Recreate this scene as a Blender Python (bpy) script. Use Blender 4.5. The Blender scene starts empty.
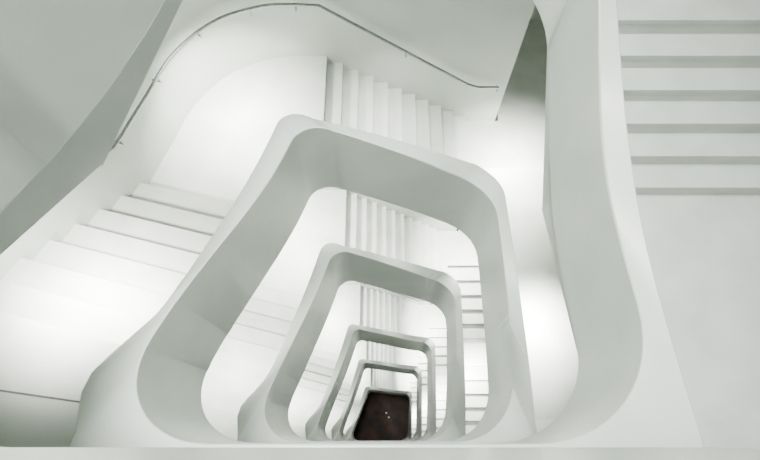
import bpy, bmesh, math
from mathutils import Vector, Matrix
S=3.0; DB=13.0
def W(x,y,d): return Vector((S*x,S*y,S*(DB-d)))
scene=bpy.context.scene
# ---------- materials ----------
def mat(name,c1,c2,scale=3,rough=.55,bump=.02,coat=0):
    m=bpy.data.materials.new(name); m.use_nodes=True
    nt=m.node_tree; b=nt.nodes['Principled BSDF']
    tc=nt.nodes.new('ShaderNodeTexCoord')
    n=nt.nodes.new('ShaderNodeTexNoise'); n.inputs['Scale'].default_value=scale; n.inputs['Detail'].default_value=8
    nt.links.new(tc.outputs['Object'],n.inputs['Vector'])
    r=nt.nodes.new('ShaderNodeValToRGB'); r.color_ramp.elements[0].position=.35; r.color_ramp.elements[1].position=.65
    r.color_ramp.elements[0].color=(*c1,1); r.color_ramp.elements[1].color=(*c2,1)
    nt.links.new(n.outputs['Fac'],r.inputs['Fac']); nt.links.new(r.outputs['Color'],b.inputs['Base Color'])
    b.inputs['Roughness'].default_value=rough
    n2=nt.nodes.new('ShaderNodeTexNoise'); n2.inputs['Scale'].default_value=60; n2.inputs['Detail'].default_value=4
    nt.links.new(tc.outputs['Object'],n2.inputs['Vector'])
    bp=nt.nodes.new('ShaderNodeBump'); bp.inputs['Strength'].default_value=bump; bp.inputs['Distance'].default_value=.02
    nt.links.new(n2.outputs['Fac'],bp.inputs['Height']); nt.links.new(bp.outputs['Normal'],b.inputs['Normal'])
    return m
M_par=mat('white_concrete',(.58,.62,.575),(.68,.715,.67),1.2,.36,.05)
M_step=mat('pale_terrazzo',(.57,.60,.565),(.66,.69,.65),2.5,.42,.05)
M_wall=mat('plaster_wall',(.55,.585,.545),(.64,.675,.63),.8,.5,.05)
M_floor=mat('dark_red_timber',(.012,.005,.004),(.085,.028,.013),1.2,.6,.05)
M_rail=mat('brushed_steel',(.26,.28,.27),(.36,.38,.37),20,.3,.0)
M_rail.node_tree.nodes['Principled BSDF'].inputs['Metallic'].default_value=.9
M_joint=mat('dark_joint',(.12,.13,.12),(.2,.2,.2),5,.8)
M_glint=mat('glint_glow',(.8,.8,.75),(.9,.9,.85),5,.4,0)  # self-glowing material for the painted floor glints
_b=M_glint.node_tree.nodes['Principled BSDF']; _b.inputs['Emission Color'].default_value=(1,.85,.65,1); _b.inputs['Emission Strength'].default_value=.4

def empty(name):
    e=bpy.data.objects.new(name,None); scene.collection.objects.link(e); return e
def finish(bm,name,m,parent=None,smooth=False,angle=35):
    bmesh.ops.remove_doubles(bm,verts=bm.verts,dist=1e-5)
    bmesh.ops.recalc_face_normals(bm,faces=bm.faces)
    me=bpy.data.meshes.new(name); bm.to_mesh(me); bm.free()
    o=bpy.data.objects.new(name,me); scene.collection.objects.link(o); me.materials.append(m)
    if smooth:
        for p in me.polygons: p.use_smooth=True
        me.set_sharp_from_angle(angle=math.radians(angle))
    if parent: o.parent=parent
    return o

# ---------- levels (balustrade crown depth at the four corners, in plan units) ----------
L=[ # LL, UL, UR, LR, parapet above floor P, face height H, yTop, left y0, right y range
 dict(LL=.14,UL=.30,UR=.55,LR=1.04,P=.33,H=.355,yt=1.24,xr=.505,ly=.08,le=.45,ry=(1.3,.70),n=(6,7,9)),
 dict(LL=1.04,UL=1.41,UR=1.88,LR=2.20,P=.33,H=.385,yt=1.07,xr=.51,ly=.19,le=.80,ry=(1.3,.10),n=(8,11,0)),
 dict(LL=2.20,UL=2.65,UR=3.38,LR=4.20,P=.40,H=.58,yt=1.08,xr=.545,ly=.08,le=.80,ry=(1.3,.06),n=(9,11,13)),
 dict(LL=4.20,UL=4.93,UR=5.80,LR=6.40,P=.42,H=.60,yt=1.09,xr=.60,ly=.08,le=.80,ry=(1.3,.06),n=(10,11,13)),
 dict(LL=6.40,UL=7.20,UR=8.10,LR=8.80,P=.42,H=.62,yt=1.08,xr=.61,ly=.08,le=.80,ry=(1.3,.06),n=(10,11,13)),
 dict(LL=8.80,UL=10.0,UR=11.2,LR=12.0,P=.42,H=.55,yt=.97,xr=.62,ly=.08,le=.80,ry=(1.3,.06),n=(12,12,14)),
]
def lerp(a,b,t): return a+(b-a)*t
def cl(t): return max(0,min(1,t))
NC=14; NS=24
def outline(l,inner):
    yt=l['yt']; xr=l['xr']
    if inner: Q=[(-.555,0.0),(-.275,yt-.055),(xr-.045,yt-.055),(.565,0.0)]; T=[.22,.10,.16,.27]
    else:     Q=[(-.62,-.07),(-.335,yt),(xr,yt),(.62,-.07)]; T=[.09,.08,.12,.07]
    if l['LL']>4: T=[t*.7 for t in T]
    Q=[Vector(q) for q in Q]
    secs=[]
    def tang(i):
        p=Q[i]; a=Q[(i-1)%4]; b=Q[(i+1)%4]
        return p+(a-p).normalized()*T[i], p+(b-p).normalized()*T[i]
    t=[tang(i) for i in range(4)]
    for i in range(4):
        a,b=t[i]; p=Q[i]; k=.56
        c1=a.lerp(p,k); c2=b.lerp(p,k)
        for j in range(NC):
            u=j/NC
            secs.append((i,0,(1-u)**3*a+3*(1-u)**2*u*c1+3*(1-u)*u*u*c2+u**3*b))
        n=t[(i+1)%4][0]
        for j in range(NS):
            secs.append((i,1,b.lerp(n,j/NS)))
    if not inner:   # the outer face swells slightly where the left run meets the landing
        for i,k,p in secs:
            if i==0: p.x-=.065*math.exp(-((p.y-.13)/.10)**2)
    return secs
def Dtop(l,i,kind,idx,p):
    def left(y): return lerp(l['LL'],l['UL'],cl((y-l['ly'])/(l['le']-l['ly'])))
    def top(x): return lerp(l['UL'],l['UR'],cl((x+.29)/.72))
    rs=l['ry'][0] if l is L[0] else min(l['ry'][0]-.2,l['yt']-.18)
    def right(y): return lerp(l['UR'],l['LR'],cl((rs-y)/(rs-l['ry'][1]+.08)))
    if i==0: return left(p.y)
    if i==1 and kind==0: return max(left(p.y),top(p.x))
    if i==1: return top(p.x)
    if i==2 and kind==0: return max(top(p.x),right(p.y))
    if i==2: return right(p.y)
    return l['LR']
path=[]
for li,l in enumerate(L):
    a=outline(l,True); b=outline(l,False)
    if li==0:   # camera-side balustrade of the top landing (level bottom run)
        n0=3*(NC+NS)+NC
        for k in range(n0,len(a)): path.append((a[k][2],b[k][2],l['LL'],l['P'],l['H']))
    P0,H0=l['P'],l['H']
    nx=L[min(li+1,len(L)-1)]
    for k in range(len(a)):
        d=Dtop(l,a[k][0],a[k][1],k,a[k][2])
        f=k/len(a)
        path.append((a[k][2],b[k][2],d,lerp(P0,nx['P'],f),lerp(H0,nx['H'],f)))
ds=[p[2] for p in path]
for _ in range(5):
    ds=[sum(ds[max(0,i-3):i+4])/len(ds[max(0,i-3):i+4]) for i in range(len(ds))]
stair=empty('spiral_staircase')
bm=bmesh.new(); rings=[]
for (a,b,_,P,H),d in zip(path,ds):
    pts=[W(a.x,a.y,d+H),W(a.x,a.y,d),W(b.x,b.y,d),W(b.x,b.y,d+H)]
    rings.append([bm.verts.new(p) for p in pts])
for r0,r1 in zip(rings,rings[1:]):
    for j in range(4):
        bm.faces.new((r0[j],r0[(j+1)%4],r1[(j+1)%4],r1[j]))
bm.faces.new(rings[0]); bm.faces.new(rings[-1])
bal=finish(bm,'balustrade',M_par,stair,True,40)
bv=bal.modifiers.new('edge','BEVEL'); bv.width=.012; bv.segments=2; bv.limit_method='ANGLE'; bv.angle_limit=math.radians(50)

# ---------- flights ----------
def flight(name,a0,a1,b0,b1,d0,d1,n):
    """n risers; first riser at a0-b0 line, last riser at a1-b1 line"""
    bm=bmesh.new(); a0,a1,b0,b1=map(Vector,(a0,a1,b0,b1))
    th=.10; nose=.06
    if n==0:
        n=1; N=1; rise=(d1-d0); top=[(0,d0),(1,d1)]; fs=0; fe=1
    else:
        rise=(d1-d0)/n; N=n-1
        top=[(-.02,d0+.001)]
        for i in range(n):
            e=.001 if i==0 else 0
            top.append((i+nose,d0+rise*i+e)); top.append((i+nose,d0+rise*i+.012)); top.append((i,d0+rise*i+.012)); top.append((i,d0+rise*(i+1)+(.001 if i==n-1 else 0)))
        top.append((n-1+.12,d1+.001)); fs=-.02; fe=n-1+.12
    def P(f,d):
        f=f/N; p=a0+(a1-a0)*f; q=b0+(b1-b0)*f
        return bm.verts.new(W(p.x,p.y,d)),bm.verts.new(W(q.x,q.y,d))
    A=[];B=[]
    for f,d in top:
        x,y=P(f,d); A.append(x);B.append(y)
    for k in range(len(top)-1): bm.faces.new((A[k],A[k+1],B[k+1],B[k]))
    c0,e0=P(fs,d0+(rise if N>1 else 0)+th*.6); c1,e1=P(fe,d1+th)
    bm.faces.new((c0,c1,e1,e0)); bm.faces.new((A[0],c0,e0,B[0])); bm.faces.new((A[-1],B[-1],e1,c1))
    f1=bm.faces.new([c0]+A+[c1]); f2=bm.faces.new([e0]+B+[e1])
    bm.normal_update(); bmesh.ops.triangulate(bm,faces=[f1,f2])
    finish(bm,name,M_step,stair)
def slab(name,poly,d,th=.1,m=None):
    bm=bmesh.new()
    t=[bm.verts.new(W(x,y,d)) for x,y in poly]; b=[bm.verts.new(W(x,y,d+th)) for x,y in poly]
    bm.faces.new(t); bm.faces.new(b[::-1])
    for i in range(len(poly)):
        j=(i+1)%len(poly); bm.faces.new((t[i],t[j],b[j],b[i]))
    bm.normal_update()
    bmesh.ops.triangulate(bm,faces=[f for f in bm.faces if len(f.verts)>4],ngon_method='EAR_CLIP')
    return finish(bm,name,m or M_step,stair)
ctrl=[(-1.45,-.05),(-1.18,.43),(-.97,.85),(-.88,1.10),(-.80,1.33),(-.66,1.50),(-.48,1.58),(-.33,1.59)]
def cat(P,n=8):
    P=[Vector(p) for p in P]; out=[]
    for i in range(len(P)-1):
        p0=P[max(i-1,0)];p1=P[i];p2=P[i+1];p3=P[min(i+2,len(P)-1)]
        for j in range(n):
            t=j/n
            out.append(.5*((2*p1)+(p2-p0)*t+(2*p0-5*p1+4*p2-p3)*t*t+(3*p1-p0-3*p2+p3)*t**3))
    out.append(P[-1]); return out
wl=cat(ctrl)
def wallx(y):
    for a,b in zip(wl,wl[1:]):
        if a.y<=y<=b.y: return lerp(a.x,b.x,(y-a.y)/(b.y-a.y+1e-9))
    return wl[0].x
def floorD(li,key): 
    l=L[li]; nx=L[min(li+1,len(L)-1)]
    P=lerp(l['P'],nx['P'],{'LL':0,'UL':.3,'UR':.6,'LR':1}[key]); return l[key]+P
X0,X1=-.255,.43
for li,l in enumerate(L):
    fLL,fUL,fUR,fLR=[floorD(li,k) for k in('LL','UL','UR','LR')]
    yb=l['ly']+.18; xb=wallx(yb); le=l['le']
    a0=(-.57+l['ly']*.25,l['ly']); a1=(-.575+.235*le,le-.02); b0=(xb,yb); b1=(wallx(le+.12),le+.12)
    yt=l['yt']-.03
    flight('flight_left_%d'%li,a0,a1,b0,b1,fLL,fUL,l['n'][0])
    flight('flight_back_%d'%li,(X0,yt),(X1,yt),(X0,1.59),(X1,1.59),fUL,fUR,l['n'][1])
    ry0,ry1=l['ry']
    xr0=l['xr']-.03
    xr1=lerp(l['xr']-.02,.585,cl(1-ry1/1.0))
    flight('flight_right_%d'%li,(xr0,ry0),(xr1,ry1),(1.17,ry0),(1.17,ry1),fUR,fLR,l['n'][2])
    arc=[(p.x,p.y) for p in wl if p.y>le+.13 and p.x<-.335]
    slab('landing_corner_left_%d'%li,[a1,b1]+arc+[(X0,1.59),(X0,yt),(-.31,yt)],fUL)
    slab('landing_corner_right_%d'%li,[(X1,yt),(X1,1.59),(.62,1.59),(.62,2.3),(1.17,2.3),(1.17,ry0),(xr0,ry0),(xr0,min(yt,ry0-.01))],fUR)
    if li<len(L)-1:
        ly=L[li+1]['ly']; yb2=ly+.18
        aa=(-.57+ly*.25,ly)
        low=[(p.x,p.y) for p in wl if p.y<yb2-.01]
        slab('landing_%d'%li,[aa,(wallx(yb2),yb2)]+low[::-1]+[(-1.45,-1.2),(1.17,-1.2),(1.17,ry1),(xr1,ry1),(.59,-.04),(-.59,-.04)],fLR)
ly=L[0]['ly']; low=[(p.x,p.y) for p in wl if p.y<ly+.17]
slab('landing_top',[(-.57+ly*.25,ly),(wallx(ly+.18),ly+.18)]+low[::-1]+[(-1.45,-1.2),(.5,-1.2),(.5,-.04),(-.59,-.04)],floorD(0,'LL'))
slab('floor_joint',[(-1.35,.170),(-1.35,.175),(-.6,.075),(-.6,.070)],floorD(1,'LL')-.001,.004,M_joint)

# ---------- walls ----------
def wall(name,pts,d0=-.9,d1=DB):
    bm=bmesh.new(); pts=[Vector(p) for p in pts]
    A=[bm.verts.new(W(p.x,p.y,d0)) for p in pts]; B=[bm.verts.new(W(p.x,p.y,d1)) for p in pts]
    for i in range(len(pts)-1): bm.faces.new((A[i],A[i+1],B[i+1],B[i]))
    return finish(bm,name,M_wall,None,True,30)
wall('wall_left',[(-1.45,-1.2)]+wl)
wall('wall_back',[(-.33,1.59),(.6,1.59),(.6,2.3),(1.17,2.3)])
wall('wall_right',[(1.17,2.3),(1.17,-1.2)])
wall('wall_front',[(1.17,-1.2),(-1.45,-1.2)])
bm=bmesh.new()
bm.faces.new([bm.verts.new(W(x,y,DB)) for x,y in((-1.6,-1.3),(1.3,-1.3),(1.3,2.4),(-1.6,2.4))])
finish(bm,'floor',M_floor)
for x,y in((.08,.62),(.14,.52)):  # small glowing discs imitate glints on the dark floor
    bm=bmesh.new(); bmesh.ops.create_cone(bm,cap_ends=True,segments=20,radius1=.055,radius2=.045,depth=.03,matrix=Matrix.Translation(W(x,y,DB-.005)))
    finish(bm,'floor_glint',M_glint)

# ---------- handrails ----------
def tube(name,pts,r,parent,m=M_rail):
    cu=bpy.data.curves.new(name,'CURVE'); cu.dimensions='3D'; cu.bevel_depth=r; cu.bevel_resolution=4; cu.use_fill_caps=True
    sp=cu.splines.new('POLY'); sp.points.add(len(pts)-1)
    for q,p in zip(sp.points,pts): q.co=(*p,1)
    o=bpy.data.objects.new(name,cu); scene.collection.objects.link(o); cu.materials.append(m); o.parent=parent
    return o
for li,l in enumerate(L):
    fLL,fUL,fUR=[floorD(li,k) for k in('LL','UL','UR')]
    hr=empty('handrail')
    h=.32; off=.035; pts=[]; brk=[]
    src=[p for p in wl if p.y>.3]+[Vector((x/20,1.59)) for x in range(-5,12)]
    for i,p in enumerate(src):
        a=src[max(0,i-1)]; b=src[min(len(src)-1,i+1)]; t=(b-a).normalized(); n=Vector((t.y,-t.x))
        q=p+n*off
        if p.x<-.33: d=lerp(fLL,fUL,cl((p.y-l['ly']-.12)/(l['le']+.12-l['ly']-.12)))
        else: d=lerp(fUL,fUR,cl((p.x-X0)/(X1-X0)))
        pts.append(W(q.x,q.y,d-h))
        if i%9==4: brk.append((W(q.x,q.y,d-h),W(q.x,q.y,d-h+.03),W(p.x,p.y,d-h+.03)))
    tube('rail',pts,.019,hr)
    for k,b in enumerate(brk): tube('bracket_%d'%k,b,.01,hr)

# ---------- lamps under the soffits, with an added fill over each back flight ----------
def lamp(x,y,d,power,r=.22,spread=100):
    li=bpy.data.lights.new('downlight','AREA'); li.shape='DISK'; li.size=r*2; li.energy=power; li.color=(1,1.0,.94); li.spread=math.radians(spread)
    o=bpy.data.objects.new('downlight',li); scene.collection.objects.link(o); o.location=W(x,y,d)
for li,l in enumerate(L):
    fLL,fUL,fUR,fLR=[floorD(li,k) for k in('LL','UL','UR','LR')]
    k=1.0 if li<2 else 1.7
    if li==0: continue
    hgt=.42 if li==1 else .7
    lamp(-.86,.42,lerp(fLL,fUL,.3)-hgt,85*(1 if li==1 else 1.0))
    lamp(-.60,1.25,fUL-hgt-.05,80*k)
    lamp(.66,1.28,fUR-hgt,80*k)
    lamp(.74,.50,fLR-hgt,72*(1 if li==1 else 1.0))
    lamp(.10,1.35,lerp(fUL,fUR,.5)-hgt-.1,(14 if li==1 else 28))  # extra fill added to brighten the back flight
sk=bpy.data.lights.new('overhead_fill','AREA'); sk.shape='RECTANGLE'; sk.size=2.6; sk.size_y=4; sk.energy=620; sk.color=(.97,1,.955); sk.spread=math.radians(62)  # unseen overhead panel, added to brighten crowns and treads
so=bpy.data.objects.new('overhead_fill',sk); scene.collection.objects.link(so); so.location=W(-.32,.45,-2.2)

w=bpy.data.worlds.new('sky'); scene.world=w; w.use_nodes=True
bg=w.node_tree.nodes['Background']; bg.inputs['Color'].default_value=(.92,1,.93,1); bg.inputs['Strength'].default_value=.22

cam=bpy.data.cameras.new('camera'); co=bpy.data.objects.new('camera',cam); scene.collection.objects.link(co); scene.camera=co
cam.sensor_width=36; cam.lens=36*500/760; cam.shift_x=-.004; cam.clip_start=.01; cam.clip_end=200
co.location=W(0,.006,0); co.rotation_euler=(math.radians(22.8),0,0)
